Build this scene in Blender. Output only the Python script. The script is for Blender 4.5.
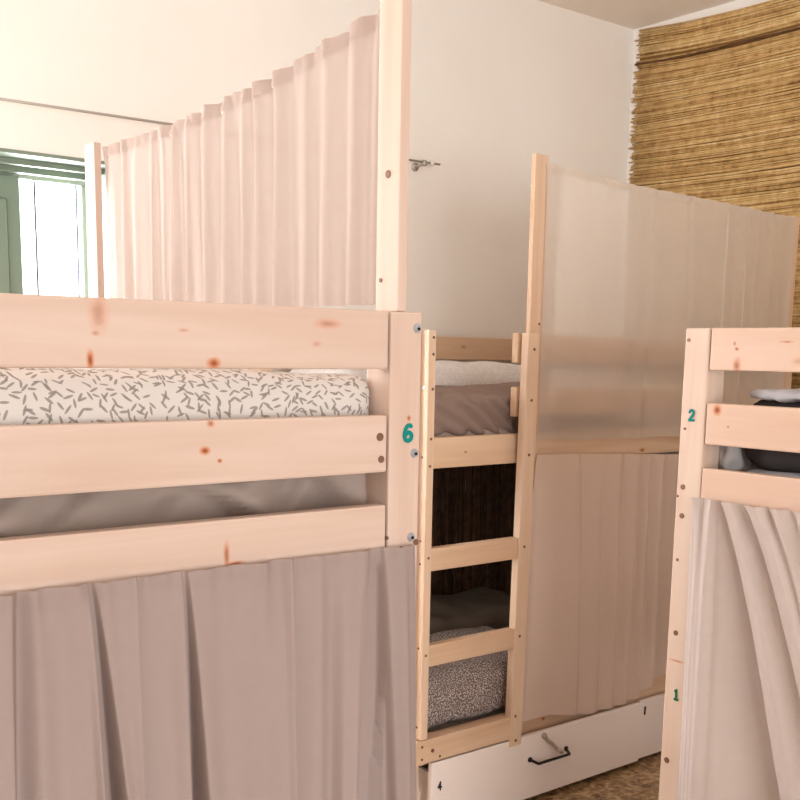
import bpy, bmesh, math, random
from mathutils import Vector, Matrix, noise
for o in list(bpy.data.objects): bpy.data.objects.remove(o)
S = bpy.context.scene
COL = S.collection

# ------------------------------------------------------------------ camera
cam_d = bpy.data.cameras.new('camera'); cam = bpy.data.objects.new('camera', cam_d); COL.objects.link(cam); S.camera = cam
YAW, PITCH, ROLL, FPX, CY = .6673, .1616, -.0173, 1062.34, 525.17
fw = Vector((math.sin(YAW)*math.cos(PITCH), math.cos(YAW)*math.cos(PITCH), -math.sin(PITCH)))
rt = Vector((math.cos(YAW), -math.sin(YAW), 0)); up = rt.cross(fw)
R2 = rt*math.cos(ROLL) - up*math.sin(ROLL); U2 = rt*math.sin(ROLL) + up*math.cos(ROLL)
cam.matrix_world = Matrix(((R2.x, U2.x, -fw.x, 0), (R2.y, U2.y, -fw.y, 0), (R2.z, U2.z, -fw.z, 1.5049), (0, 0, 0, 1)))
cam_d.sensor_width = 36; cam_d.sensor_fit = 'HORIZONTAL'; cam_d.lens = 36*FPX/800; cam_d.shift_y = (CY-400)/800; cam_d.clip_start = .05

# ------------------------------------------------------------------ light
W = bpy.data.worlds.new('world'); S.world = W; W.use_nodes = True
bg = W.node_tree.nodes['Background']; bg.inputs[0].default_value = (1, .985, .97, 1); bg.inputs[1].default_value = .66
wt = W.node_tree; tcw = wt.nodes.new('ShaderNodeTexCoord'); spw = wt.nodes.new('ShaderNodeSeparateXYZ'); mrw = wt.nodes.new('ShaderNodeMapRange')   # sky brighter beyond the window wall
wt.links.new(tcw.outputs['Generated'], spw.inputs[0]); wt.links.new(spw.outputs[1], mrw.inputs[0]); wt.links.new(mrw.outputs[0], bg.inputs[1])
for k, v in ((1, .2), (2, .7), (3, .58), (4, 4.0)): mrw.inputs[k].default_value = v
def area(name, loc, target, sx, sy, power, col):
    d = bpy.data.lights.new(name, 'AREA'); d.shape = 'RECTANGLE'; d.size = sx; d.size_y = sy; d.energy = power; d.color = col
    o = bpy.data.objects.new(name, d); COL.objects.link(o); o.location = loc
    o.rotation_euler = (Vector(target)-Vector(loc)).to_track_quat('-Z', 'Y').to_euler(); return o
area('window_daylight', (1.15, 4.1, 1.65), (1.7, 2.2, 1.05), 2.0, 1.7, 330, (.96, .98, 1))
area('side_fill', (-2.30, 2.3, 1.9), (1.8, 2.5, 1.5), 2.0, 1.6, 58, (1, .985, .97))  # fill from an unseen opening at left, added to brighten the far end
area('front_fill', (.4, -4.2, 1.3), (2.6, 3.4, 2.9), 3.4, 2.2, 165, (1, .98, .96))  # fill added outside the open front, lifts back wall and ceiling; no real door
S.view_settings.view_transform = 'Standard'; S.view_settings.look = 'None'; S.view_settings.gamma = 1
S.view_settings.use_curve_mapping = False; S.view_settings.exposure = 0.36

# ------------------------------------------------------------------ materials
def srgb(r, g, b):
    f = lambda c: (c/255/12.92) if c/255 <= .04045 else ((c/255+.055)/1.055)**2.4
    return (f(r), f(g), f(b), 1)
class NT:
    def __init__(s, name):
        s.m = bpy.data.materials.new(name); s.m.use_nodes = True; s.t = s.m.node_tree
        s.b = s.t.nodes['Principled BSDF']; s.out = s.t.nodes['Material Output']
    def n(s, typ, **kw):
        x = s.t.nodes.new(typ)
        for k, v in kw.items():
            if k.startswith('i_'):
                key = k[2:]; key = int(key) if key.isdigit() else key.replace('_', ' ')
                x.inputs[key].default_value = v
            else: setattr(x, k, v)
        return x
    def l(s, a, b): s.t.links.new(a, b)
    def mix(s, fac, a, b, mode='MIX'):
        x = s.n('ShaderNodeMix', data_type='RGBA', blend_type=mode)
        for k, v in ((0, fac), (6, a), (7, b)):
            if isinstance(v, (float, int, tuple)): x.inputs[k].default_value = v
            else: s.l(v, x.inputs[k])
        return x.outputs[2]
    def math(s, op, a, b=0.0):
        x = s.n('ShaderNodeMath', operation=op)
        for k, v in ((0, a), (1, b)):
            if isinstance(v, (float, int)): x.inputs[k].default_value = v
            else: s.l(v, x.inputs[k])
        return x.outputs[0]
    def ramp(s, fac, stops):
        x = s.n('ShaderNodeValToRGB'); s.l(fac, x.inputs[0]); cr = x.color_ramp
        while len(cr.elements) < len(stops): cr.elements.new(.5)
        for e, (p, c) in zip(cr.elements, stops): e.position = p; e.color = c
        return x.outputs[0]
    def bump(s, h, st=.3, dist=.002):
        x = s.n('ShaderNodeBump'); x.inputs['Strength'].default_value = st; x.inputs['Distance'].default_value = dist
        s.l(h, x.inputs['Height']); return x.outputs[0]

def pine(name, axis, knots=(), tone=(206, 182, 168), dark=(188, 156, 138)):
    """pine with its grain along one local axis; knots = (x, z, rx, rz, strength) in the bed's own coordinates"""
    M = NT(name); tc = M.n('ShaderNodeTexCoord'); oi = M.n('ShaderNodeObjectInfo')
    sc = {'x': (.9, 16, 16), 'y': (16, .9, 16), 'z': (16, 16, .9)}[axis]
    mp = M.n('ShaderNodeMapping'); mp.inputs['Scale'].default_value = sc
    M.l(tc.outputs['Object'], mp.inputs[0])
    off = M.n('ShaderNodeVectorMath', operation='SCALE'); off.inputs[0].default_value = (37, 61, 23)
    M.l(oi.outputs['Random'], off.inputs['Scale']); M.l(off.outputs[0], mp.inputs['Location'])
    n1 = M.n('ShaderNodeTexNoise', i_Scale=1.6, i_Detail=4.0, i_Distortion=.6); M.l(mp.outputs[0], n1.inputs[0])
    n2 = M.n('ShaderNodeTexNoise', i_Scale=7.0, i_Detail=2.0); M.l(mp.outputs[0], n2.inputs[0])
    n3 = M.n('ShaderNodeTexNoise', i_Scale=2.2, i_Detail=1.0); M.l(tc.outputs['Object'], n3.inputs[0])
    c = M.ramp(n1.outputs[0], [(.35, srgb(*tone)), (.72, srgb(*dark))])
    c = M.mix(M.math('MULTIPLY', n2.outputs[0], .25), c, srgb(198, 170, 152))
    c = M.mix(M.math('MULTIPLY', n3.outputs[0], .45), c, srgb(214, 192, 177))
    if knots:
        sp = M.n('ShaderNodeSeparateXYZ'); M.l(tc.outputs['Object'], sp.inputs[0])
        nz = M.n('ShaderNodeTexNoise', i_Scale=60.0); M.l(tc.outputs['Object'], nz.inputs[0])
        for kx, kz, rx, rz, st in knots:
            dx = M.math('DIVIDE', M.math('SUBTRACT', sp.outputs[0], kx), rx)
            dz = M.math('DIVIDE', M.math('SUBTRACT', sp.outputs[2], kz), rz)
            d = M.math('SQRT', M.math('ADD', M.math('MULTIPLY', dx, dx), M.math('MULTIPLY', dz, dz)))
            d = M.math('ADD', d, M.math('MULTIPLY', nz.outputs[0], .5))
            mr = M.n('ShaderNodeMapRange', i_1=1.35, i_2=.75, i_3=0.0, i_4=st); M.l(d, mr.inputs[0])
            c = M.mix(mr.outputs[0], c, srgb(196, 122, 78))
            mr = M.n('ShaderNodeMapRange', i_1=.85, i_2=.4, i_3=0.0, i_4=st*.9); M.l(d, mr.inputs[0])
            c = M.mix(mr.outputs[0], c, srgb(120, 62, 40))
    M.l(c, M.b.inputs['Base Color']); M.b.inputs['Roughness'].default_value = .55
    M.b.inputs['Specular IOR Level'].default_value = .3
    M.l(M.bump(n2.outputs[0], .12, .001), M.b.inputs['Normal'])
    return M.m
def plain(name, col, rough=.6, metal=0.0, spec=.4):
    M = NT(name); M.b.inputs['Base Color'].default_value = srgb(*col); M.b.inputs['Roughness'].default_value = rough
    M.b.inputs['Metallic'].default_value = metal; M.b.inputs['Specular IOR Level'].default_value = spec; return M.m
def plaster(name, col, col2):
    M = NT(name); tc = M.n('ShaderNodeTexCoord')
    n = M.n('ShaderNodeTexNoise', i_Scale=1.3, i_Detail=4.0); M.l(tc.outputs['Object'], n.inputs[0])
    M.l(M.ramp(n.outputs[0], [(.35, srgb(*col)), (.7, srgb(*col2))]), M.b.inputs['Base Color'])
    n2 = M.n('ShaderNodeTexNoise', i_Scale=9.0, i_Detail=5.0); M.l(tc.outputs['Object'], n2.inputs[0])
    M.l(M.bump(n2.outputs[0], .25, .01), M.b.inputs['Normal']); M.b.inputs['Roughness'].default_value = .85
    M.b.inputs['Specular IOR Level'].default_value = .2; return M.m
def weave(name, col, transl=.3, transp=0.0, rough=.9, var=.12, sc=420, col2=None):
    """woven cloth: diffuse + translucent, optionally sheer"""
    M = NT(name); uv = M.n('ShaderNodeUVMap')
    wa = M.n('ShaderNodeMapping'); wa.inputs['Scale'].default_value = (900, 60, 1); M.l(uv.outputs[0], wa.inputs[0]); w1 = M.n('ShaderNodeTexNoise', i_Scale=1.0, i_Detail=1.0); M.l(wa.outputs[0], w1.inputs[0])
    wb = M.n('ShaderNodeMapping'); wb.inputs['Scale'].default_value = (60, 900, 1); M.l(uv.outputs[0], wb.inputs[0]); w2 = M.n('ShaderNodeTexNoise', i_Scale=1.0, i_Detail=1.0); M.l(wb.outputs[0], w2.inputs[0])
    n = M.n('ShaderNodeTexNoise', i_Scale=40.0, i_Detail=4.0); M.l(uv.outputs[0], n.inputs[0])
    w = M.math('MULTIPLY', M.math('ADD', w1.outputs[0], w2.outputs[0]), .5)
    base = srgb(*col); dk = tuple([x*(1-var*2.2) for x in base[:3]]+[1])
    c = M.mix(M.math('MULTIPLY', w, .5), base, dk)
    c = M.mix(M.math('MULTIPLY', n.outputs[0], .5), c, srgb(*col2) if col2 else dk)
    df = M.n('ShaderNodeBsdfDiffuse'); M.l(c, df.inputs[0]); tl = M.n('ShaderNodeBsdfTranslucent'); M.l(c, tl.inputs[0])
    bmp = M.bump(w, .2, .0006); M.l(bmp, df.inputs['Normal'])
    mx = M.n('ShaderNodeMixShader'); mx.inputs[0].default_value = transl; M.l(df.outputs[0], mx.inputs[1]); M.l(tl.outputs[0], mx.inputs[2])
    res = mx.outputs[0]
    if transp:
        tr = M.n('ShaderNodeBsdfTransparent'); m2 = M.n('ShaderNodeMixShader'); m2.inputs[0].default_value = transp
        M.l(res, m2.inputs[1]); M.l(tr.outputs[0], m2.inputs[2]); res = m2.outputs[0]
    M.l(res, M.out.inputs[0]); return M.m
def leafy(name, base, leaf, scale=42, base2=None):
    M = NT(name); uv = M.n('ShaderNodeUVMap'); col = None; c = srgb(*base)
    n = M.n('ShaderNodeTexNoise', i_Scale=5.0, i_Detail=2.0); M.l(uv.outputs[0], n.inputs[0])
    c = M.mix(n.outputs[0], srgb(*base), srgb(*(base2 or base)))
    for k, (off, sc) in enumerate((((0, 0, 0), scale), ((.377, .613, 0), scale*.93), ((.71, .23, 0), scale*1.06))):
        mp = M.n('ShaderNodeMapping'); mp.inputs['Location'].default_value = off; mp.inputs['Scale'].default_value = (sc, sc, sc); M.l(uv.outputs[0], mp.inputs[0])
        v = M.n('ShaderNodeTexVoronoi', voronoi_dimensions='2D', i_Scale=1.0, i_Randomness=.8); M.l(mp.outputs[0], v.inputs['Vector'])
        d = M.n('ShaderNodeVectorMath', operation='SUBTRACT'); M.l(mp.outputs[0], d.inputs[0]); M.l(v.outputs['Position'], d.inputs[1])
        sp = M.n('ShaderNodeSeparateColor'); M.l(v.outputs['Color'], sp.inputs[0])
        ro = M.n('ShaderNodeVectorRotate', rotation_type='Z_AXIS'); M.l(d.outputs[0], ro.inputs['Vector']); M.l(M.math('MULTIPLY', sp.outputs[0], 3.14159), ro.inputs['Angle'])
        s3 = M.n('ShaderNodeSeparateXYZ'); M.l(ro.outputs[0], s3.inputs[0])
        a = M.math('MULTIPLY', s3.outputs[0], 2.5); b = M.math('MULTIPLY', s3.outputs[1], 9.5)
        e = M.math('ADD', M.math('MULTIPLY', a, a), M.math('MULTIPLY', b, b))
        mr = M.n('ShaderNodeMapRange', i_1=1.15, i_2=.8, i_3=0.0, i_4=.85); M.l(e, mr.inputs[0])
        on = M.math('GREATER_THAN', sp.outputs[1], .28)
        c = M.mix(M.math('MULTIPLY', mr.outputs[0], on), c, srgb(*leaf))
    M.l(c, M.b.inputs['Base Color']); M.b.inputs['Roughness'].default_value = .85; M.b.inputs['Specular IOR Level'].default_value = .15
    return M.m
def speckle(name, base, dot, scale=170):
    M = NT(name); uv = M.n('ShaderNodeUVMap')
    v = M.n('ShaderNodeTexVoronoi', voronoi_dimensions='2D', i_Scale=float(scale)); M.l(uv.outputs[0], v.inputs['Vector'])
    n = M.n('ShaderNodeTexNoise', i_Scale=30.0, i_Detail=3.0); M.l(uv.outputs[0], n.inputs[0])
    mr = M.n('ShaderNodeMapRange', i_1=.42, i_2=.25, i_3=0.0, i_4=1.0); M.l(v.outputs['Distance'], mr.inputs[0])
    c = M.mix(M.math('MULTIPLY', mr.outputs[0], n.outputs[0]), srgb(*base), srgb(*dot))
    M.l(c, M.b.inputs['Base Color']); M.b.inputs['Roughness'].default_value = .9; M.b.inputs['Specular IOR Level'].default_value = .1; return M.m
def reedmat(name, cols):
    M = NT(name); at = M.n('ShaderNodeAttribute', attribute_name='reed'); tc = M.n('ShaderNodeTexCoord')
    n = M.n('ShaderNodeTexNoise', i_Scale=26.0, i_Detail=6.0, i_Roughness=.7); M.l(tc.outputs['Object'], n.inputs[0])
    f = M.math('ADD', M.math('MULTIPLY', at.outputs['Fac'], .5), M.math('SUBTRACT', M.math('MULTIPLY', n.outputs[0], 1.3), .35))
    c = M.ramp(f, [(.12, srgb(*cols[0])), (.45, srgb(*cols[1])), (.75, srgb(*cols[2])), (.97, srgb(*cols[3]))])
    M.l(c, M.b.inputs['Base Color']); M.b.inputs['Roughness'].default_value = .55; M.b.inputs['Specular IOR Level'].default_value = .3; return M.m
def floormat():
    M = NT('speckled_stone'); tc = M.n('ShaderNodeTexCoord')
    v = M.n('ShaderNodeTexVoronoi', i_Scale=42.0); M.l(tc.outputs['Object'], v.inputs['Vector'])
    n = M.n('ShaderNodeTexNoise', i_Scale=38.0, i_Detail=6.0, i_Distortion=.8); M.l(tc.outputs['Object'], n.inputs[0])
    c = M.ramp(n.outputs[0], [(.36, srgb(92, 66, 46)), (.48, srgb(176, 144, 104)), (.62, srgb(216, 190, 146))])
    c = M.mix(M.math('MULTIPLY', v.outputs['Distance'], .7), c, srgb(120, 88, 62))
    M.l(c, M.b.inputs['Base Color']); M.b.inputs['Roughness'].default_value = .35; return M.m

WX = {}
wall_m = plaster('white_plaster', (243, 238, 232), (238, 231, 224))
ceil_m = plaster('ceiling_plaster', (244, 236, 228), (240, 230, 219))
green_m = plain('green_paint', (122, 136, 122), .45)
pale_m = plain('pale_green_paint', (176, 186, 172), .4)
steel_m = plain('galvanised_steel', (176, 182, 190), .35, .8)
screw_m = plain('brown_screw', (120, 86, 66), .5, .3)
chrome_m = plain('brushed_metal', (176, 168, 160), .45, .4)
black_m = plain('black_metal', (34, 24, 22), .4, .5)
teal_m = plain('teal_ink', (22, 128, 122), .8, 0, .1)
greenink_m = plain('green_ink', (24, 100, 66), .8, 0, .1)
darkink_m = plain('black_ink', (42, 44, 46), .7)
white_m = plain('white_board', (244, 232, 226), .5)

# ------------------------------------------------------------------ mesh helpers
def link(name, me, mat, parent=None, loc=None):
    o = bpy.data.objects.new(name, me); COL.objects.link(o)
    if mat: me.materials.append(mat)
    if parent: o.parent = parent
    if loc: o.location = loc
    return o
def tag(o, label=None, cat=None, group=None, kind=None):
    for k, v in (('label', label), ('category', cat), ('group', group), ('kind', kind)):
        if v: o[k] = v
    return o
def empty(name, loc, label, cat, rz=0, group=None):
    o = bpy.data.objects.new(name, None); COL.objects.link(o); o.location = loc; o.rotation_euler = (0, 0, rz); o.empty_display_size = .1
    return tag(o, label, cat, group)
def bm_box(bm, x0, x1, y0, y1, z0, z1, bev=.003):
    b = bmesh.new(); bmesh.ops.create_cube(b, size=1)
    for v in b.verts: v.co = Vector(((x0+x1)/2+v.co.x*(x1-x0), (y0+y1)/2+v.co.y*(y1-y0), (z0+z1)/2+v.co.z*(z1-z0)))
    if bev: bmesh.ops.bevel(b, geom=b.edges[:], offset=bev, segments=2, affect='EDGES', profile=.6)
    t = bpy.data.meshes.new('t'); b.to_mesh(t); b.free(); bm.from_mesh(t); bpy.data.meshes.remove(t)
def finish(bm, name, mat, parent=None, smooth=False):
    me = bpy.data.meshes.new(name); bm.to_mesh(me); bm.free()
    if smooth:
        for p in me.polygons: p.use_smooth = True
    return link(name, me, mat, parent)
def box(name, parent, mat, x0, x1, y0, y1, z0, z1, bev=.003):
    bm = bmesh.new(); bm_box(bm, x0, x1, y0, y1, z0, z1, bev); return finish(bm, name, mat, parent)
def bm_tube(bm, a, b, r, n=12, r2=None):
    a, b = Vector(a), Vector(b); d = b-a; q = d.to_track_quat('Z', 'Y').to_matrix(); r2 = r if r2 is None else r2
    ra = [bm.verts.new(a+q@Vector((r*math.cos(t*2*math.pi/n), r*math.sin(t*2*math.pi/n), 0))) for t in range(n)]
    rb = [bm.verts.new(b+q@Vector((r2*math.cos(t*2*math.pi/n), r2*math.sin(t*2*math.pi/n), 0))) for t in range(n)]
    for i in range(n): bm.faces.new((ra[i], ra[(i+1) % n], rb[(i+1) % n], rb[i]))
    bm.faces.new(ra[::-1]); bm.faces.new(rb)
def tube(name, parent, mat, pts, r, n=10):
    bm = bmesh.new()
    for a, b in zip(pts, pts[1:]): bm_tube(bm, a, b, r, n)
    return finish(bm, name, mat, parent, True)
def screw(parent, p, nrm, r=.0045, mat=None, name='screw', cup=False):
    """domed screw or bolt head facing nrm"""
    nrm = Vector(nrm); p = Vector(p); bm = bmesh.new(); bm_tube(bm, p-nrm*.004, p+nrm*.0012, r, 14, r*.9)
    if cup:
        bm_tube(bm, p+nrm*.0012, p+nrm*.0022, r*.72, 14, r*.6)
    return finish(bm, name, mat or screw_m, parent)
STROKES = {
 '6': [[(.72, .93), (.60, 1.0), (.42, .96), (.28, .80), (.18, .55), (.16, .32), (.26, .10), (.48, .02), (.70, .12), (.78, .30), (.70, .48), (.50, .56), (.30, .48), (.20, .36)]],
 '2': [[(.18, .78), (.30, .95), (.52, 1.0), (.74, .90), (.76, .70), (.62, .48), (.40, .26), (.18, .03), (.50, .04), (.84, .03)]],
 '1': [[(.30, .84), (.52, 1.0), (.52, .02)], [(.28, .02), (.78, .02)]],
 '4': [[(.62, .0), (.62, 1.0), (.14, .34), (.86, .34)]]}
def digit(parent, ch, p, h, mat, w=.62, r=.085):
    """hand-inked numeral, a thin painted ribbon on the board; p = its centre"""
    bm = bmesh.new(); dep = 0
    for st in STROKES[ch]:
        q = [((x-.5)*h*w, (z-.5)*h) for x, z in st]
        for (x, z) in q: bm_tube(bm, (x, 0, z), (x, -.0004-dep, z), h*r, 12); dep += .00004
        for (a, b), (c, d) in zip(q, q[1:]):
            dep += .00004
            L = math.hypot(c-a, d-b); nx, nz = -(d-b)/L*h*r, (c-a)/L*h*r
            f = [bm.verts.new((x, y, z)) for y in (0, -.0004-dep) for x, z in ((a+nx, b+nz), (c+nx, d+nz), (c-nx, d-nz), (a-nx, b-nz))]
            for ix in ((0, 1, 2, 3), (7, 6, 5, 4), (0, 4, 5, 1), (1, 5, 6, 2), (2, 6, 7, 3), (3, 7, 4, 0)): bm.faces.new([f[k] for k in ix])
    bmesh.ops.recalc_face_normals(bm, faces=bm.faces[:])
    o = finish(bm, 'number_mark', mat, parent); o.location = p; return o

def curtain(name, origin, along, out, cols, ztop, zbot, mat, sub=6, nv=60, ruff=(.006, .05), seed=1, rough=.003, gather=60, extra=None, hem=0, amp=1.0, href=None):
    """hanging cloth. cols: (s_top, s_bot, d_top, d_bot) fold ridges and hollows; ztop / zbot functions of s"""
    al, ou, og = Vector(along), Vector(out), Vector(origin)
    S_ = []
    for (a, b) in zip(cols, cols[1:]):
        for k in range(sub):
            t = k/sub; e = t*t*(3-2*t); S_.append((a, b, t, e))
    S_.append((cols[-2], cols[-1], 1, 1))
    bm = bmesh.new(); uvl = bm.loops.layers.uv.new('UVMap'); grid = []; off = seed*7.31
    for (a, b, t, e) in S_:
        row = []
        for j in range(nv+1):
            v = j/nv; g = min(1, v*1.15)**.8 if href is None else min(1.3, (v*(ztop(a[0])-zbot(a[0])))/href)**.85
            st = a[0]+(b[0]-a[0])*t; sb = a[1]+(b[1]-a[1])*t; s = st+(sb-st)*g
            dt = a[2]+(b[2]-a[2])*e; db = a[3]+(b[3]-a[3])*e; d = (dt+(db-dt)*g)*amp
            z0, z1 = ztop(st), zbot(sb); z = z0+(z1-z0)*v; h = z0-z
            d += ruff[0]*math.exp(-h/ruff[1])*(math.sin(st*gather+off+1.3*math.sin(st*17))+.5*math.sin(st*gather*2.3+off))
            d += rough*(noise.noise(Vector((s*9+off, h*1.5, off)))+.7*noise.noise(Vector((s*22+off, h*4, off))))
            if extra: d += extra(s, h)
            row.append((bm.verts.new(og+al*s+ou*d+Vector((0, 0, z-og.z))), s, z))
        grid.append(row)
    for i in range(len(grid)-1):
        for j in range(nv):
            q = (grid[i][j], grid[i+1][j], grid[i+1][j+1], grid[i][j+1])
            f = bm.faces.new([x[0] for x in q]); f.smooth = True
            for lp, x in zip(f.loops, q): lp[uvl].uv = (x[1], x[2])
    o = finish(bm, name, mat, None)
    if hem:
        k = curtain('header_hem', og+ou*.0015, along, out, cols, ztop, lambda s: ztop(s)-hem, mat, sub, 6, ruff, seed, rough, gather, extra, 0, amp)
        k.parent = o
    return o

def soft(name, c, h, r, mat, amp=.01, fr=6, seed=0, res=.025, parent=None, wr=0.0, wdir=(1, .3, 2), shape=None, wf=11):
    """a soft upholstered or folded volume: rounded box with wrinkles; c centre, h half sizes"""
    c, h = Vector(c), Vector(h); bm = bmesh.new(); r = min(r, *h)
    uvl = bm.loops.layers.uv.new('UVMap'); vd = {}
    n = [max(4, int(2*h[i]/res)) for i in range(3)]
    def V(i, j, k):
        key = (i, j, k)
        if key not in vd:
            p = Vector([(-1+2*key[a]/n[a])*h[a] for a in range(3)])
            q = Vector([max(-(h[a]-r), min(h[a]-r, p[a])) for a in range(3)])
            dd = p-q
            if dd.length > 1e-9:
                ndir = dd.normalized(); p = q+ndir*r
            else: ndir = Vector((0, 0, 1))
            w = c+p
            disp = amp*noise.noise(w*fr+Vector((seed*3.1, 0, 0)))+amp*.5*noise.noise(w*fr*2.3+Vector((0, seed*5.7, 0)))
            if wr:
                t = w.dot(Vector(wdir))+.12*noise.noise(w*3+Vector((seed, 0, 0)))
                disp += wr*(abs(math.sin(t*wf+seed))**.6-.6)*(.55+.45*noise.noise(w*5+Vector((seed, 3, 0))))
            p = p+ndir*disp
            if shape: p = shape(p, h)
            vd[key] = bm.verts.new(c+p)
        return vd[key]
    for ax in range(3):
        a, b = [x for x in range(3) if x != ax]
        for side in (0, n[ax]):
            for i in range(n[a]):
                for j in range(n[b]):
                    ks = []
                    for (di, dj) in ((0, 0), (1, 0), (1, 1), (0, 1)):
                        k = [0, 0, 0]; k[ax] = side; k[a] = i+di; k[b] = j+dj; ks.append(tuple(k))
                    f = bm.faces.new([V(*k) for k in ks]); f.smooth = True
                    for lp in f.loops:
                        q = lp.vert.co; lp[uvl].uv = (q.x+.6*q.y, q.z+q.y) 
    bmesh.ops.recalc_face_normals(bm, faces=bm.faces[:])
    return finish(bm, name, mat, parent)

# ------------------------------------------------------------------ room
YB, XW, ZC, XL, YF = 3.40, 3.985, 2.97, -2.0, -2.0
def struct(o): o['kind'] = 'structure'; return o
struct(box('floor', None, floormat(), XL-.2, XW+.2, YF, YB+.3, -.1, 0, 0))
struct(box('ceiling', None, ceil_m, XL-.2, XW+.2, YF, YB+.3, ZC, ZC+.1, 0))
struct(box('wall_right', None, wall_m, XW, XW+.2, YF, YB+.28, 0, ZC, 0))
WX0, WX1, WZ0, WZ1 = .15, 1.485, .95, 2.095
bm = bmesh.new()
for a in ((XL, WX0, 0, ZC), (WX1, XW, 0, ZC), (WX0, WX1, 0, WZ0), (WX0, WX1, WZ1, ZC)): bm_box(bm, a[0], a[1], YB, YB+.28, a[2], a[3], 0)
struct(finish(bm, 'wall_back', wall_m))
bm = bmesh.new()
for a in ((YF, 1.2, 0, ZC), (3.3, YB, 0, ZC), (1.2, 3.3, 0, 1.0), (1.2, 3.3, 2.75, ZC)): bm_box(bm, XL-.2, XL, a[0], a[1], a[2], a[3], 0)
struct(finish(bm, 'wall_left', wall_m))
# window in the back wall: green painted reveal, frame, leaf and bars
wf = finish(bmesh.new(), 'window_1', green_m); wf['kind'] = 'structure'
bm = bmesh.new()
bm_box(bm, WX0, WX1, YB-.004, YB+.28, WZ1-.012, WZ1, .002)           # painted soffit
bm_box(bm, WX0, WX1, YB+.08, YB+.10, WZ1-.03, WZ1-.01, .003)
bm_box(bm, WX0, WX1, YB+.17, YB+.20, WZ1-.04, WZ1-.01, .003)
bm_box(bm, WX0, WX0+.012, YB, YB+.28, WZ0, WZ1-.012, .002); bm_box(bm, WX1-.012, WX1, YB, YB+.28, WZ0, WZ1-.012, .002)
bm_box(bm, WX0, WX1, YB-.02, YB+.28, WZ0-.02, WZ0+.01, .003)
me = bpy.data.meshes.new('window_1'); bm.to_mesh(me); bm.free(); me.materials.append(green_m); wf.data = me
bm = bmesh.new(); yy = YB+.235
bm_box(bm, WX0+.01, WX1-.01, yy, yy+.04, WZ1-.05, WZ1-.012, .004); bm_box(bm, WX0+.01, WX1-.01, yy, yy+.04, WZ0+.01, WZ0+.06, .004)
bm_box(bm, WX0+.01, WX0+.06, yy, yy+.04, WZ0+.05, WZ1-.05, .004); bm_box(bm, WX1-.03, WX1-.01, yy, yy+.04, WZ0+.05, WZ1-.05, .004)
finish(bm, 'window_frame', pale_m, wf)
bm = bmesh.new()
bm_box(bm, .93, 1.235, yy-.03, yy+.035, WZ0+.02, WZ1-.045, .004); bm_box(bm, .98, 1.19, yy-.04, yy-.03, WZ0+.1, WZ1-.12, .008)
finish(bm, 'shutter', green_m, wf)
G = NT('window_glass'); tr = G.n('ShaderNodeBsdfTransparent'); gl = G.n('ShaderNodeBsdfGlossy'); gl.inputs['Roughness'].default_value = .05
mx = G.n('ShaderNodeMixShader'); mx.inputs[0].default_value = .06; G.l(tr.outputs[0], mx.inputs[1]); G.l(gl.outputs[0], mx.inputs[2]); G.l(mx.outputs[0], G.out.inputs[0])
box('pane', wf, G.m, WX0+.05, .95, yy+.015, yy+.02, WZ0+.05, WZ1-.045, 0); box('pane', wf, G.m, 1.23, WX1-.025, yy+.015, yy+.02, WZ0+.05, WZ1-.045, 0)
for bx in (.3, .45, .6, .75, 1.297, 1.44): tube('window_bar', wf, plain('grey_bar', (96, 98, 112), .6, 0, .1), [(bx, yy+.008, WZ0+.03), (bx, yy+.008, WZ1-.03)], .0036)

# reed screens ------------------------------------------------------
def reeds(name, horiz, a0, a1, b0, b1, plane, mat, step, label, rnd, right=True, ztop=None):
    """reeds laid side by side: each one a thin bent stalk; a = along the reed, b = across"""
    random.seed(rnd); bm = bmesh.new(); fl = bm.verts.layers.float.new('reed'); b = b0; seam = False
    while b < b1:
        r = step*random.uniform(.38, .62); val = random.random()**1.1
        if horiz and abs(b-2.818) < .006: b += .012; continue
        s0 = a0+random.uniform(-.012, .02)+(.02*math.sin(b*9)); s1 = a1+random.uniform(-.02, .02)
        n = 12; ph = random.uniform(0, 6); tilt = random.uniform(-.0025, .0025); prev = None
        for i in range(n+1):
            t = i/n; a = s0+(s1-s0)*t; bb = b+tilt*math.sin(t*5+ph)+.0015*math.sin(t*23+ph)+(.006*math.sin(a*4)-(.022*(1-math.exp((a-3.36)/.16))*max(0, min(1, (b-2.6)/.3)) if horiz else 0))
            o = random.uniform(-.0008, .0008)+.003*noise.noise(Vector((b*30, a*2, rnd)))
            ring = []
            for k in range(6):
                an = k*math.pi/3; pb, po = bb+r*math.cos(an), o+r*math.sin(an)
                co = (plane-r*1.2+po, a, pb+.008) if horiz else (a, 0, 0)
                if not horiz: co = (pb, plane-r*1.2+po, a)
                w = bm.verts.new(co); w[fl] = val*.9+.1*random.random(); ring.append(w)
            if prev:
                for k in range(6):
                    f = bm.faces.new((prev[k], prev[(k+1) % 6], ring[(k+1) % 6], ring[k])); f.smooth = True
            else: bm.faces.new(ring)
            prev = ring
        bm.faces.new(prev[::-1]); b += r*2*.86
    bmesh.ops.recalc_face_normals(bm, faces=bm.faces[:])
    o = finish(bm, name, mat); return tag(o, label, 'reed screen')
m1 = reedmat('golden_reed', ((138, 100, 56), (196, 158, 102), (216, 182, 126), (236, 212, 164)))
rs = reeds('reed_screen', True, .2, 3.368, 1.32, 2.948, XW-.004, m1, .0074, 'golden brown reed screen with horizontal stalks covering the right wall', 4)
tube('binding_cane', rs, plain('dark_cane', (96, 62, 32), .7), [(XW-.012, 3.372-.15*k, 2.812-.019*(1-math.exp(-.15*k/.16))) for k in range(21)], .005)
box('backing', rs, plain('straw_backing', (132, 98, 54), .9), XW-.0035, XW-.0005, .2, 3.355, 1.32, 2.93, 0)
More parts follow.
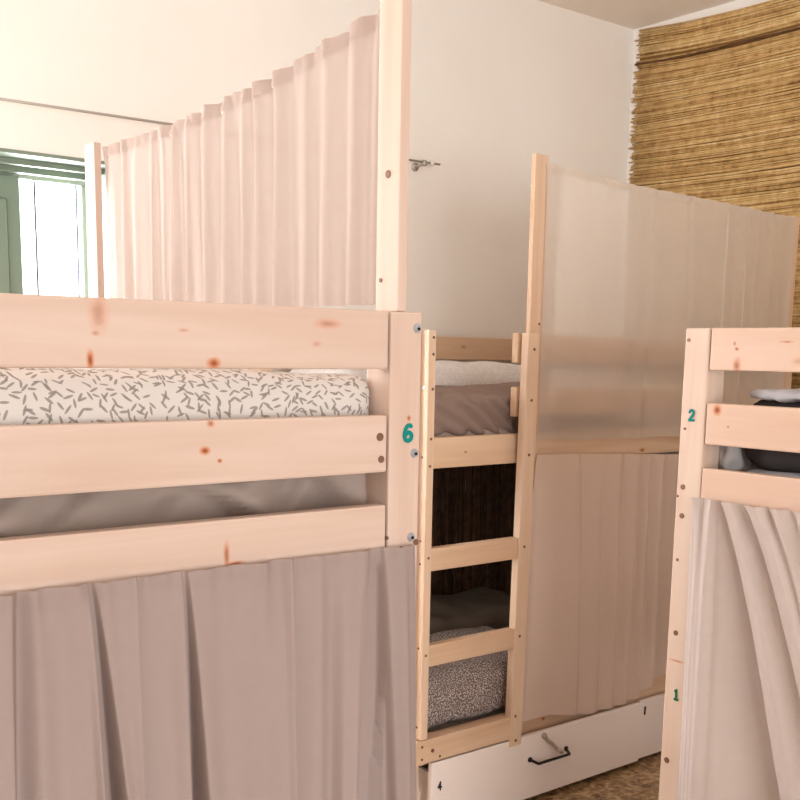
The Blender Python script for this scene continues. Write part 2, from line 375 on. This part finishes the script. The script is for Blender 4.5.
m2 = reedmat('dark_reed', ((40, 26, 18), (70, 48, 32), (96, 68, 46), (118, 88, 62)))
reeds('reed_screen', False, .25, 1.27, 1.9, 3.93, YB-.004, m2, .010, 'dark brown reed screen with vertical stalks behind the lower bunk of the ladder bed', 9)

# curtain rod on the back wall --------------------------------------
rod = empty('wall_curtain_rod', (2.0, YB, 2.2), 'thin grey metal curtain rod mounted on the white back wall above the window', 'curtain rod')
L0 = Vector((2.0, YB, 2.2))
def rel(*p): return Vector(p)-L0
tube('rod', rod, chrome_m, [rel(-.1, YB-.06, 2.215), rel(2.80, YB-.06, 2.236)], .0042)
for bx, bz in ((2.72, 2.236), (.3, 2.219)):
    bm = bmesh.new(); bm_tube(bm, rel(bx, YB-.001, bz-.012), rel(bx, YB-.008, bz-.012), .016, 16)
    bm_tube(bm, rel(bx, YB-.008, bz-.012), rel(bx, YB-.06, bz-.008), .005); bm_tube(bm, rel(bx-.006, YB-.06, bz-.004), rel(bx+.006, YB-.06, bz-.004), .012, 14)
    finish(bm, 'bracket', chrome_m, rod, True)
bm = bmesh.new(); bmesh.ops.create_uvsphere(bm, u_segments=14, v_segments=8, radius=.011, matrix=Matrix.Translation(rel(2.76, YB-.06, 2.236))); finish(bm, 'finial', plain('clear_ball', (214, 206, 198), .15), rod, True)

# ------------------------------------------------------------------ bunk beds
RT = (1.57, 1.4765); R2_ = (1.402, 1.308); R3 = (1.2535, 1.16)
def bunk(root, L, Wd, mats, back_gap=True, front=True, fy=0.0, x_in=.066, top=1.57, low=(.326, .232), front_from=None):
    """posts, guard rails, side rails and slatted bases of one bunk; local x along the long side, front face y = fy"""
    px, py, pz = mats; P = .066; t = .026
    for x in (0, L-P):
        for y in (fy, fy+Wd-P): box('post', root, pz, x, x+P, y, y+P, 0, top, .004)
    xs = P+.004 if front_from is None else front_from
    for z1, z0 in (RT, R2_): box('guard_rail', root, px, xs, L-P-.004, fy, fy+t, z0, z1, .004)
    box('side_rail', root, px, P+.002, L-P-.004, fy, fy+t, R3[1], R3[0], .004); box('side_rail', root, px, P+.002, L-P-.004, fy, fy+t, low[1], low[0], .004)
    for z1, z0 in (RT, R2_): box('guard_rail', root, px, P+.002, L-P-.002, fy+Wd-t, fy+Wd, z0, z1, .004)
    for z1, z0 in (R3, low): box('side_rail', root, px, P+.002, L-P-.002, fy+Wd-t, fy+Wd, z0, z1, .004)
    for x in (.02, L-.02-t):
        for z1, z0 in (RT, (1.382, 1.288), (1.243, 1.15), (.72, .63), low): box('end_rail', root, py, x, x+t, fy+P+.001, fy+Wd-P-.001, z0, z1, .004)
    for z in (R3[1]+.005, low[1]+.0):
        bm = bmesh.new(); n = 12
        for i in range(n):
            x = .1+(L-.2-.07)*i/(n-1); bm_box(bm, x, x+.07, fy+t, fy+Wd-t, z, z+.018, .002)
        finish(bm, 'slatted_base', px, root)

# --- left bed (number 6) ---
LL = 2.065; LX = 1.135-LL; LY = 1.39
bedL = empty('bunk_bed', (LX, LY, 0), 'pale pine bunk bed at left with a teal 6 on its corner post', 'bunk bed', group=None)
def lx(x): return x-LX
kn = [(lx(.575), 1.548, .016, .03, .35), (lx(.562), 1.487, .006, .016, .95), (lx(.747), 1.484, .013, .010, .95), (lx(.57), 1.523, .008, .005, .35), (lx(.945), 1.546, .03, .009, .4), (lx(.70), 1.53, .012, .004, .3),
      (lx(.925), 1.515, .012, .006, .25), (lx(.731), 1.358, .010, .007, 1), (lx(.755), 1.342, .005, .004, .9), (lx(.741), 1.397, .008, .007, .7), (lx(.765), 1.200, .006, .024, .65), (lx(.78), 1.185, .018, .005, .7)]
pxL = pine('pine_left_rails', 'x', kn); pyL = pine('pine_left_ends', 'y'); pzL = pine('pine_left_posts', 'z', [(lx(1.110), 1.396, .005, .006, .8)])
bunk(bedL, LL, 1.31, (pxL, pyL, pzL))
cb = box('curtain_post', bedL, pzL, lx(1.090), lx(1.109), .010, .070, 1.571, 2.13, .002)
box('curtain_post', bedL, pzL, lx(1.090), lx(1.109), 1.245, 1.305, 1.571, 2.005, .002)
screw(cb, (lx(1.0895), .040, 1.79), (-1, 0, 0), .007, None, 'bolt_hole'); screw(cb, (lx(1.0895), .056, 1.622), (-1, 0, 0), .004)
for (x, z) in ((1.124, 1.544), (1.123, 1.337), (1.119, 1.194)):
    screw(bedL, (lx(x), -.0005, z), (0, -1, 0), .0085, steel_m, 'bolt', True); screw(bedL, (lx(x+.0015), -.0028, z-.001), (0, -1, 0), .003, black_m, 'bolt_socket')
for (x, z, r) in ((1.130, 1.184, .006), (1.098, 1.177, .003), (1.050, 1.367, .0075), (1.053, 1.330, .0065), (1.068, 1.197, .003), (1.066, 1.178, .002)): screw(bedL, (lx(x), -.0003, z), (0, -1, 0), r)
digit(bedL, '6', (lx(1.109), -.0008, 1.371), .027, teal_m, .92, .13)

# --- ladder bed (numbers 4) ---
CX, CYY = 1.945, 2.3876; CL = 1.98; FY = .048
bedC = empty('bunk_bed', (CX, CYY, 0), 'pine bunk bed with a ladder and sheer curtain standing against the back wall', 'bunk bed')
def cx(x): return x-CX
pxC = pine('pine_ladder_rails', 'x', [(cx(2.17), 1.205, .008, .005, .8), (cx(3.01), 1.175, .018, .008, .8), (cx(2.56), .27, .012, .008, .9), (cx(2.95), 1.53, .02, .01, .5)], (224, 190, 154), (204, 160, 118))
pyC = pine('pine_ladder_ends', 'y', (), (224, 190, 154), (204, 160, 118)); pzC = pine('pine_ladder_posts', 'z', (), (228, 198, 168), (210, 170, 134))
bunk(bedC, CL, .93, (pxC, pyC, pzC), fy=FY, low=(.318, .225), front_from=cx(2.377))
lad = box('ladder', bedC, pzC, cx(1.976), cx(2.003), 0, .036, .332, 1.57, .003)
rr = box('ladder_rail', lad, pzC, cx(2.360), cx(2.413), 0, .029, .226, 1.57, .003)
for v in rr.data.vertices: v.co.x += .004+(v.co.z-.75)*.014
for z1, z0 in ((.926, .857), (.627, .56)): box('rung', lad, pxC, cx(2.0035), cx(2.364), .004, .034, z0, z1, .003)
box('rung', lad, pxC, cx(1.955), cx(2.364), .002, .034, .253, .329, .003)
for (x, z) in ((2.012, 1.548), (2.012, 1.50), (2.012, 1.40), (2.010, 1.255), (2.008, 1.175), (2.010, .90), (2.008, .60), (2.003, .33-.02), (2.045, .29), (2.075, .265), (2.003, .27)): screw(lad, (cx(x-.019), -.0004 if z > .33 else .0015, z), (0, -1, 0), .0045 if x != 2.045 else .007)
for (x, z) in ((2.388, 1.52), (2.386, 1.362), (2.386, 1.19), (2.384, .895), (2.382, .60), (2.386, .245), (2.38, .33)): screw(lad, (cx(x+.004+(z-.75)*.014), -.0004, z), (0, -1, 0), .005)
screw(lad, (cx(1.9757), .02, 1.405), (-1, 0, 0), .006, steel_m, 'bolt')
for z in (.95, .88, .62, .37, 1.2): screw(lad, (cx(1.9757), .02, z), (-1, 0, 0), .004)
cp = box('curtain_post', bedC, pzC, cx(2.409), cx(2.466), FY-.0185, FY-.0005, 1.10, 2.112, .002); screw(cp, (cx(2.45), FY-.019, 1.60), (0, -1, 0), .004)
box('curtain_post', bedC, pzC, cx(3.822), cx(3.866), FY-.0185, FY-.0005, 1.10, 2.052, .002)

# --- right bed (numbers 2 and 1) ---
RX, RY = 2.0496, 1.551
bedR = empty('bunk_bed', (RX, RY, 0), 'pine bunk bed at right with a teal 2 and a 1 on its post', 'bunk bed', -math.pi/2)
pxR = pine('pine_right_rails', 'x', [(RY-1.409, 1.487, .012, .022, .6), (RY-1.412, 1.524, .006, .005, .8), (RY-1.418, 1.536, .004, .006, .7), (RY-1.452, 1.388, .013, .014, 1), (RY-1.421, 1.352, .004, .003, .9), (RY-1.29, 1.54, .02, .003, .6), (RY-1.26, 1.50, .022, .012, .25)], (212, 180, 158), (200, 160, 134))
pyR = pine('pine_right_ends', 'y', (), (232, 184, 140), (206, 152, 104)); pzR = pine('pine_right_posts', 'z', [(.03, .785, .03, .004, .5)], (210, 186, 168), (200, 168, 146))
bunk(bedR, 2.06, .97, (pxR, pyR, pzR))
for (y, z, r) in ((1.541, 1.543, .0045), (1.537, 1.340, .0035), (1.533, 1.204, .007), (1.531, 1.136, .007), (1.536, 1.03, .004), (1.528, .853, .007), (1.532, .532, .008), (1.546, 1.181, .003)): screw(bedR, (RY-y, -.0003, z), (0, -1, 0), r)
digit(bedR, '2', (RY-1.520, -.0008, 1.372), .024, teal_m, .85, .12); digit(bedR, '1', (RY-1.516, -.0008, .702), .024, greenink_m, .7, .13)

# ------------------------------------------------------------------ drawers under the ladder bed
def drawer(loc, w, label, four):
    d = empty('under_bed_drawer', loc, label, 'drawer', group=None)
    box('drawer_front', d, white_m, 0, w, 0, .018, .022, .246, .003)
    bm = bmesh.new(); bm_box(bm, .02, w-.02, .018, .6, .03, .045, 0); bm_box(bm, .02, .035, .018, .6, .045, .2, 0); bm_box(bm, w-.035, w-.02, .018, .6, .045, .2, 0); bm_box(bm, .02, w-.02, .585, .6, .045, .2, 0)
    finish(bm, 'drawer_box', white_m, d)
    for x in (.08, w-.08): bm = bmesh.new(); bm_tube(bm, (x-.01, .1, .016), (x+.01, .1, .016), .0155, 16); finish(bm, 'castor', black_m, d, True)
    return d
d1 = drawer((2.027, 2.392, 0), 1.003, 'white drawer under the ladder bed marked 4 with a black bar handle', True)
digit(d1, '4', (.034, -.0008, .165), .026, darkink_m, .7, .11)
hx0, hx1 = 2.457-2.027, 2.632-2.027
h = tube('handle', d1, black_m, [(hx0, .001, .160), (hx0+.012, -.03, .152), (hx1-.012, -.03, .152), (hx1, .001, .160)], .0048)
for x in (hx0, hx1): bm = bmesh.new(); bm_tube(bm, (x, .0008, .160), (x, -.004, .160), .009, 14); finish(bm, 'mount', black_m, h, True)
bm = bmesh.new()
pts = [(.495, -.002, .235), (.505, -.006, .215), (.53, -.008, .195), (.55, -.012, .175), (.568, -.02, .160)]
for a, b in zip(pts, pts[1:]): bm_tube(bm, a, b, .006, 8)
bm_tube(bm, (.492, -.001, .232), (.492, -.006, .232), .010, 12)
finish(bm, 'pull_cord', plain('grey_cord', (176, 160, 144), .9), d1, True)
d2 = drawer((3.04, 2.404, 0), .74, 'white drawer beside the numbered one, half hidden behind the right bunk post', False)
box('finger_slot', d2, black_m, .022, .032, -.0006, .002, .19, .222, 0)

# ------------------------------------------------------------------ bedding
leaf_m = leafy('white_leafy_cotton', (208, 202, 197), (134, 126, 120), 54, (208, 198, 190))
sheet_m = weave('taupe_sheet', (176, 158, 148), .05, 0, var=.06)
pale_sheet = leafy('white_printed_cotton', (232, 227, 226), (240, 236, 235), 34, (226, 220, 217))
dark_m = weave('charcoal_cotton', (70, 64, 64), .02, 0, var=.1); darkgrey_m = weave('dark_grey_blanket', (112, 102, 92), .02, 0, var=.1)
light_m = weave('pale_lining', (206, 204, 208), .1, 0, var=.05)
speck_m = speckle('speckled_grey_cotton', (122, 106, 100), (244, 234, 228), 150)
# upper bunk, left bed
zs = R3[1]+.0245
def rumple(p, h):
    if p.y < -h.y*.8:
        a = noise.noise(Vector((p.x*2.2, 4.1, p.z*3)))*2.2; b = noise.noise(Vector((p.x*5, 9.7, p.z*5)))
        k = max(0, min(1, (h.x-abs(p.x))/.08)); 
        for sc, sz, am, q in ((3.1, 7.5, .046, a*.35), (6.3, -10, .022, b*.8)):
            f = (p.x*sc+p.z*sz+q) % 1; p.y += k*am*(f/.82 if f < .82 else (1-f)/.18)
    return p
tag(soft('mattress', (LX+.03+1.01, LY+.66, zs+.08), (.975, .60, .078), .03, sheet_m, .012, 4, 1, .011, wr=.01, wdir=(1.0, 1.2, 2.6), wf=19, shape=rumple), 'mattress in a crumpled taupe sheet behind the lower slot of the left bunk rails', 'mattress')
def arch(p, h):
    if p.z > 0: p.z += .006*math.sin(p.x*5+1)+.004*math.sin(p.x*13)
    return p
tag(soft('duvet', (.192, LY+.50, 1.413), (.885, .46, .063), .036, leaf_m, .008, 4, 3, .02, shape=arch, wr=.004), 'white duvet printed with grey leaves spread along the left upper bunk', 'duvet')
# upper bunk, ladder bed
tag(soft('mattress', (CX+CL/2, CYY+FY+.465, zs+.045), (CL/2-.075, .425, .044), .035, sheet_m, .004, 5, 5, .02, wr=.005, wdir=(1.2, .4, 1.5)), 'taupe covered mattress on the upper bunk above the ladder', 'mattress')
def drape(p, h):
    x = p.x/h.x; p.z += .012*x+.010*math.sin(p.x*9+p.y*6)
    return p
tag(soft('blanket', (CX+.52, CYY+FY+.262, 1.316), (.44, .22, .060), .022, weave('brown_taupe_blanket', (150, 128, 118), .03, 0, var=.08), .014, 4, 8, .010, wr=.045, wdir=(1.7, .3, 2.6), shape=drape, wf=24), 'crumpled taupe blanket in front of the white pillow on the ladder bunk', 'blanket')
def plump(p, h):
    k = 1-.35*max(abs(p.x)/h.x, 0)**3; p.z *= k; return p
tag(soft('pillow', (CX+.60, CYY+FY+.69, 1.385), (.50, .19, .082), .08, pale_sheet, .012, 6, 11, .018, wr=.010), 'white printed pillow at the back of the ladder bunk above the taupe blanket', 'pillow')
# lower bunk, ladder bed
tag(soft('mattress', (CX+CL/2, CYY+FY+.465, .285), (CL/2-.075, .425, .036), .03, darkgrey_m, .004, 5, 13, .025), 'dark grey mattress on the lower bunk seen through the ladder', 'mattress')
tag(soft('blanket', (CX+.62, CYY+FY+.655, .44), (.5, .215, .085), .06, darkgrey_m, .02, 5, 15, .02, wr=.01), 'dark grey blanket at the back of the lower bunk behind the speckled pillow', 'blanket')
tag(soft('pillow', (CX+.41, CYY+FY+.24, .404), (.33, .21, .098), .06, speck_m, .014, 5, 17, .018, wr=.014), 'speckled grey pillow behind the lower ladder rungs', 'pillow')
# upper bunk, right bed
tag(soft('mattress', (RX+.485, RY-1.03, zs+.035), (.43, .92, .034), .03, light_m, .003, 5, 19, .03), 'pale mattress on the upper bunk of the right bed', 'mattress')
tag(soft('duvet', (RX+.37, RY-.555, 1.334), (.30, .45, .080), .05, dark_m, .022, 5, 21, .012, wr=.035, wdir=(1, 1, 2)), 'charcoal duvet heaped behind the rails of the right bunk', 'duvet')
dv = [o for o in COL.objects if o.name.startswith('duvet')][-1]
lining = soft('lining', (RX+.24, RY-.235, 1.424), (.17, .105, .010), .009, light_m, .010, 9, 31, .012, dv, wr=.012, wdir=(2, 3, 1), wf=20)
lining['label'] = 'pale grey turned-back lining'
tag(soft('folded_sheet', (RX+.22, RY-.080, 1.305), (.15, .022, .060), .015, weave('grey_white_stripe', (206, 202, 202), .1, 0, var=.1), .012, 10, 25, .008, wr=.022, wdir=(2, 3, 1), wf=45), 'pale grey crumpled sheet tucked beside the charcoal duvet', 'sheet')

# ------------------------------------------------------------------ curtains
sheer_l = weave('sheer_peach', (218, 201, 193), .50, .10, var=.05)
sheer_c = weave('sheer_beige', (240, 228, 216), .50, .25, var=.05)
linen = weave('taupe_linen', (168, 150, 144), .12, 0, var=.07)
beige = weave('beige_linen', (230, 206, 190), .2, 0, var=.06)
canvas = weave('pale_canvas', (206, 192, 186), .15, 0, var=.07, col2=(190, 172, 162))
def interp(pts):
    def f(s):
        if s <= pts[0][0]: return pts[0][1]
        for (a, b), (c, d) in zip(pts, pts[1:]):
            if s <= c: return b+(d-b)*(s-a)/(c-a)
        return pts[-1][1]
    return f
# sheer at the end of the left bed: s runs from the near post to the far one
random.seed(3); cols = []; s = .0; k = 0
while s < 1.17:
    amp = random.uniform(.004, .015)*(1 if k % 2 else -1); cols.append((s, s+random.uniform(-.008, .008), amp*.5, amp)); s += random.uniform(.018, .05); k += 1
cols[0] = (0, 0, 0, 0); cols.append((1.185, 1.185, 0, 0))
ct = curtain('sheer_curtain', (1.119, 1.45, 0), (0, 1, 0), (1, 0, 0), cols, interp([(0, 2.075), (.10, 2.058), (.25, 2.038), (.42, 2.018), (.79, 1.998), (1.18, 1.996)]), lambda s: 1.585, sheer_l, 5, 30, (.007, .03), 2, .002, 75, hem=.028)
tag(ct, 'sheer peach curtain hanging from a cord between the tall posts of the left bed', 'curtain')
cord = tube('curtain_cord', None, chrome_m, [(1.134, 1.44, 2.055), (1.134, 1.55, 2.040), (1.134, 1.70, 2.020), (1.134, 1.87, 2.002), (1.134, 2.24, 1.982), (1.134, 2.65, 1.978)], .002); tag(cord, 'thin cord carrying the peach curtain of the left bed', 'cord')
# sheer on the ladder bed
C0 = 2.452
def cc(st, sb, a, b): return (st-C0, sb-C0, a, b)
cols = [cc(2.452, 2.456, 0, .0), cc(2.50, 2.50, .003, .004), cc(2.62, 2.64, -.002, -.004), cc(2.78, 2.80, .002, .006), cc(2.90, 2.90, 0, -.003), cc(2.97, 2.95, .004, .006), cc(3.0, 2.99, -.004, -.006), cc(3.10, 3.10, .004, .006),
        cc(3.16, 3.17, -.002, .010), cc(3.175, 3.195, .012, .014), cc(3.20, 3.22, -.004, -.006), cc(3.30, 3.30, .004, 0), cc(3.38, 3.38, .012, .014), cc(3.395, 3.40, -.004, -.008), cc(3.45, 3.46, .004, .004), cc(3.50, 3.50, .012, .014), cc(3.53, 3.53, -.006, -.008),
        cc(3.57, 3.58, .008, .01), cc(3.61, 3.61, -.004, -.006), cc(3.66, 3.66, .012, .012), cc(3.69, 3.69, -.006, -.006), cc(3.74, 3.74, .008, .01), cc(3.82, 3.815, .002, .002)]
def wallz(s): return interp([(0, 2.086), (.1, 2.079), (.4, 2.066), (.8, 2.058), (1.38, 2.042)])(s)
ct = curtain('sheer_curtain', (C0, 2.410, 0), (1, 0, 0), (0, -1, 0), cols, wallz, lambda s: 1.232-.022*s/1.3+.003*math.sin(s*22), sheer_c, 6, 60, (.004, .03), 5, .0025, 70, hem=.022)
tag(ct, 'sheer beige curtain covering the upper bunk beside the ladder', 'curtain')
cord = tube('curtain_cord', None, chrome_m, [(C0-.01, 2.424, 2.070)]+[(C0+x, 2.424, wallz(x)-.014) for x in (.1, .4, .8, 1.36)], .002); tag(cord, 'thin cord carrying the sheer beige curtain of the ladder bed', 'cord')
# lower curtain of the ladder bed
cols = [cc(2.452, 2.405, 0, .0), cc(2.475, 2.44, .006, .012), cc(2.55, 2.55, .0, .004), cc(2.64, 2.68, .006, .010), cc(2.665, 2.71, -.002, -.006), cc(2.74, 2.78, .006, .008), cc(2.78, 2.82, -.002, -.010), cc(2.85, 2.87, .006, .012), cc(2.885, 2.90, -.004, -.008), cc(2.95, 2.94, .010, .014),
        cc(2.975, 2.98, -.008, -.008), cc(3.01, 3.01, .010, .014), cc(3.04, 3.05, -.006, -.010), cc(3.08, 3.09, .012, .014), cc(3.11, 3.12, -.004, -.01), cc(3.16, 3.17, .010, .014), cc(3.2, 3.2, -.004, -.008), cc(3.3, 3.3, .008, .012), cc(3.4, 3.4, -.006, -.01), cc(3.5, 3.5, .008, .012), cc(3.6, 3.6, -.004, -.01), cc(3.7, 3.7, .006, .01), cc(3.79, 3.79, 0, 0)]
ct = curtain('bunk_curtain', (C0, 2.408, 0), (1, 0, 0), (0, -1, 0), cols, interp([(0, 1.186), (.3, 1.176), (.7, 1.156), (1.4, 1.13)]), interp([(-.05, .30), (.10, .295), (.30, .255), (.45, .255), (.53, .262), (.58, .275), (.64, .30), (.70, .328), (.76, .348), (1.3, .36)]), beige, 6, 60, (.004, .03), 7, .0025, 60)
tag(ct, 'opaque beige curtain covering the lower bunk above the white drawers', 'curtain')
# taupe curtain of the left bed: fold positions given as world x at the top and .38 m lower
def lc(a, b, c, d): return (a-LX, b-LX, c, d)
cols = [lc(-.9, -.9, 0, 0), lc(-.6, -.6, .02, .03), lc(-.4, -.4, -.006, -.01), lc(-.2, -.2, .02, .03), lc(0, 0, -.004, -.01), lc(.2, .2, .01, .03), lc(.33, .31, .004, .004), lc(.40, .39, .014, .026), lc(.435, .425, .012, .02), lc(.452, .44, -.002, -.012), lc(.475, .47, .010, .012),
        lc(.500, .505, .004, .004), lc(.53, .545, .010, .012), lc(.543, .556, .011, .022), lc(.546, .560, .010, -.026), lc(.549, .584, .009, -.022), lc(.553, .592, .012, .024), lc(.58, .604, .010, .020), lc(.612, .612, .014, .024), lc(.617, .619, .006, .006),
        lc(.655, .66, .008, .012), lc(.682, .688, .012, .022), lc(.685, .692, .010, -.024), lc(.688, .712, .009, -.018), lc(.692, .719, .012, .022), lc(.74, .76, .006, .012), lc(.80, .82, .012, .004), lc(.85, .86, .006, .016), lc(.868, .872, .014, .022), lc(.876, .882, .004, .004),
        lc(.92, .92, .012, .012), lc(.945, .95, .003, .002), lc(.97, .965, .012, .016), lc(1.0, .985, .008, .020), lc(1.022, .995, .006, .014), lc(1.040, 1.01, -.002, -.018), lc(1.047, 1.062, -.003, -.022), lc(1.056, 1.078, .010, .014), lc(1.09, 1.10, .012, .020), lc(1.108, 1.115, .005, .012), lc(1.122, 1.130, .004, .006)]
ct = curtain('bunk_curtain', (LX, LY-.006, 0), (1, 0, 0), (0, -1, 0), cols, lambda s: 1.182-.004*math.sin(s*3), lambda s: .06, linen, 7, 100, (.0055, .05), 11, .005, 85, amp=1.25, href=.38)
for v in ct.data.vertices:
    if v.co.z > 1.15 or v.co.x > 1.062 or v.co.x < LX+.08: v.co.y = min(v.co.y, LY-.003)
tag(ct, 'heavy taupe linen curtain hanging from the lower rail of the left bed', 'curtain')
# pale curtain of the right bed: s = RY - Y, fold positions at the top and .65 m lower
cols = [(.050, .064, .0, .004), (.060, .078, .005, .014), (.078, .105, .010, .034), (.085, .125, .005, .045), (.108, .150, .014, .064), (.120, .18, -.002, .050), (.128, .335, -.004, -.022), (.142, .352, .012, .022), (.165, .40, .020, .042), (.178, .44, .004, .020), (.195, .455, .0, .012), (.206, .475, .016, .036),
        (.235, .50, .022, .045), (.25, .52, .008, .036), (.265, .535, .016, .036), (.30, .56, .006, .02), (.33, .59, .018, .04), (.37, .62, .004, .01), (.42, .66, .018, .04), (.50, .70, 0, .01), (.60, .76, .015, .04), (.7, .85, 0, .01), (.85, .95, .015, .03), (1.0, 1.05, 0, 0), (1.2, 1.22, .015, .03), (1.5, 1.5, 0, 0), (1.7, 1.7, .015, .03), (1.98, 1.98, 0, 0)]
ct = curtain('bunk_curtain', (RX-.006, RY, 0), (0, -1, 0), (-1, 0, 0), cols, lambda s: 1.186, lambda s: .06, canvas, 8, 100, (.006, .045), 13, .004, 95, amp=1.15, href=.65)
for v in ct.data.vertices:
    if v.co.z > 1.15 or v.co.y > RY-.07 or v.co.y < RY-1.98: v.co.x = min(v.co.x, RX-.003)
tag(ct, 'pale grey canvas curtain with deep folds on the lower bunk of the right bed', 'curtain')
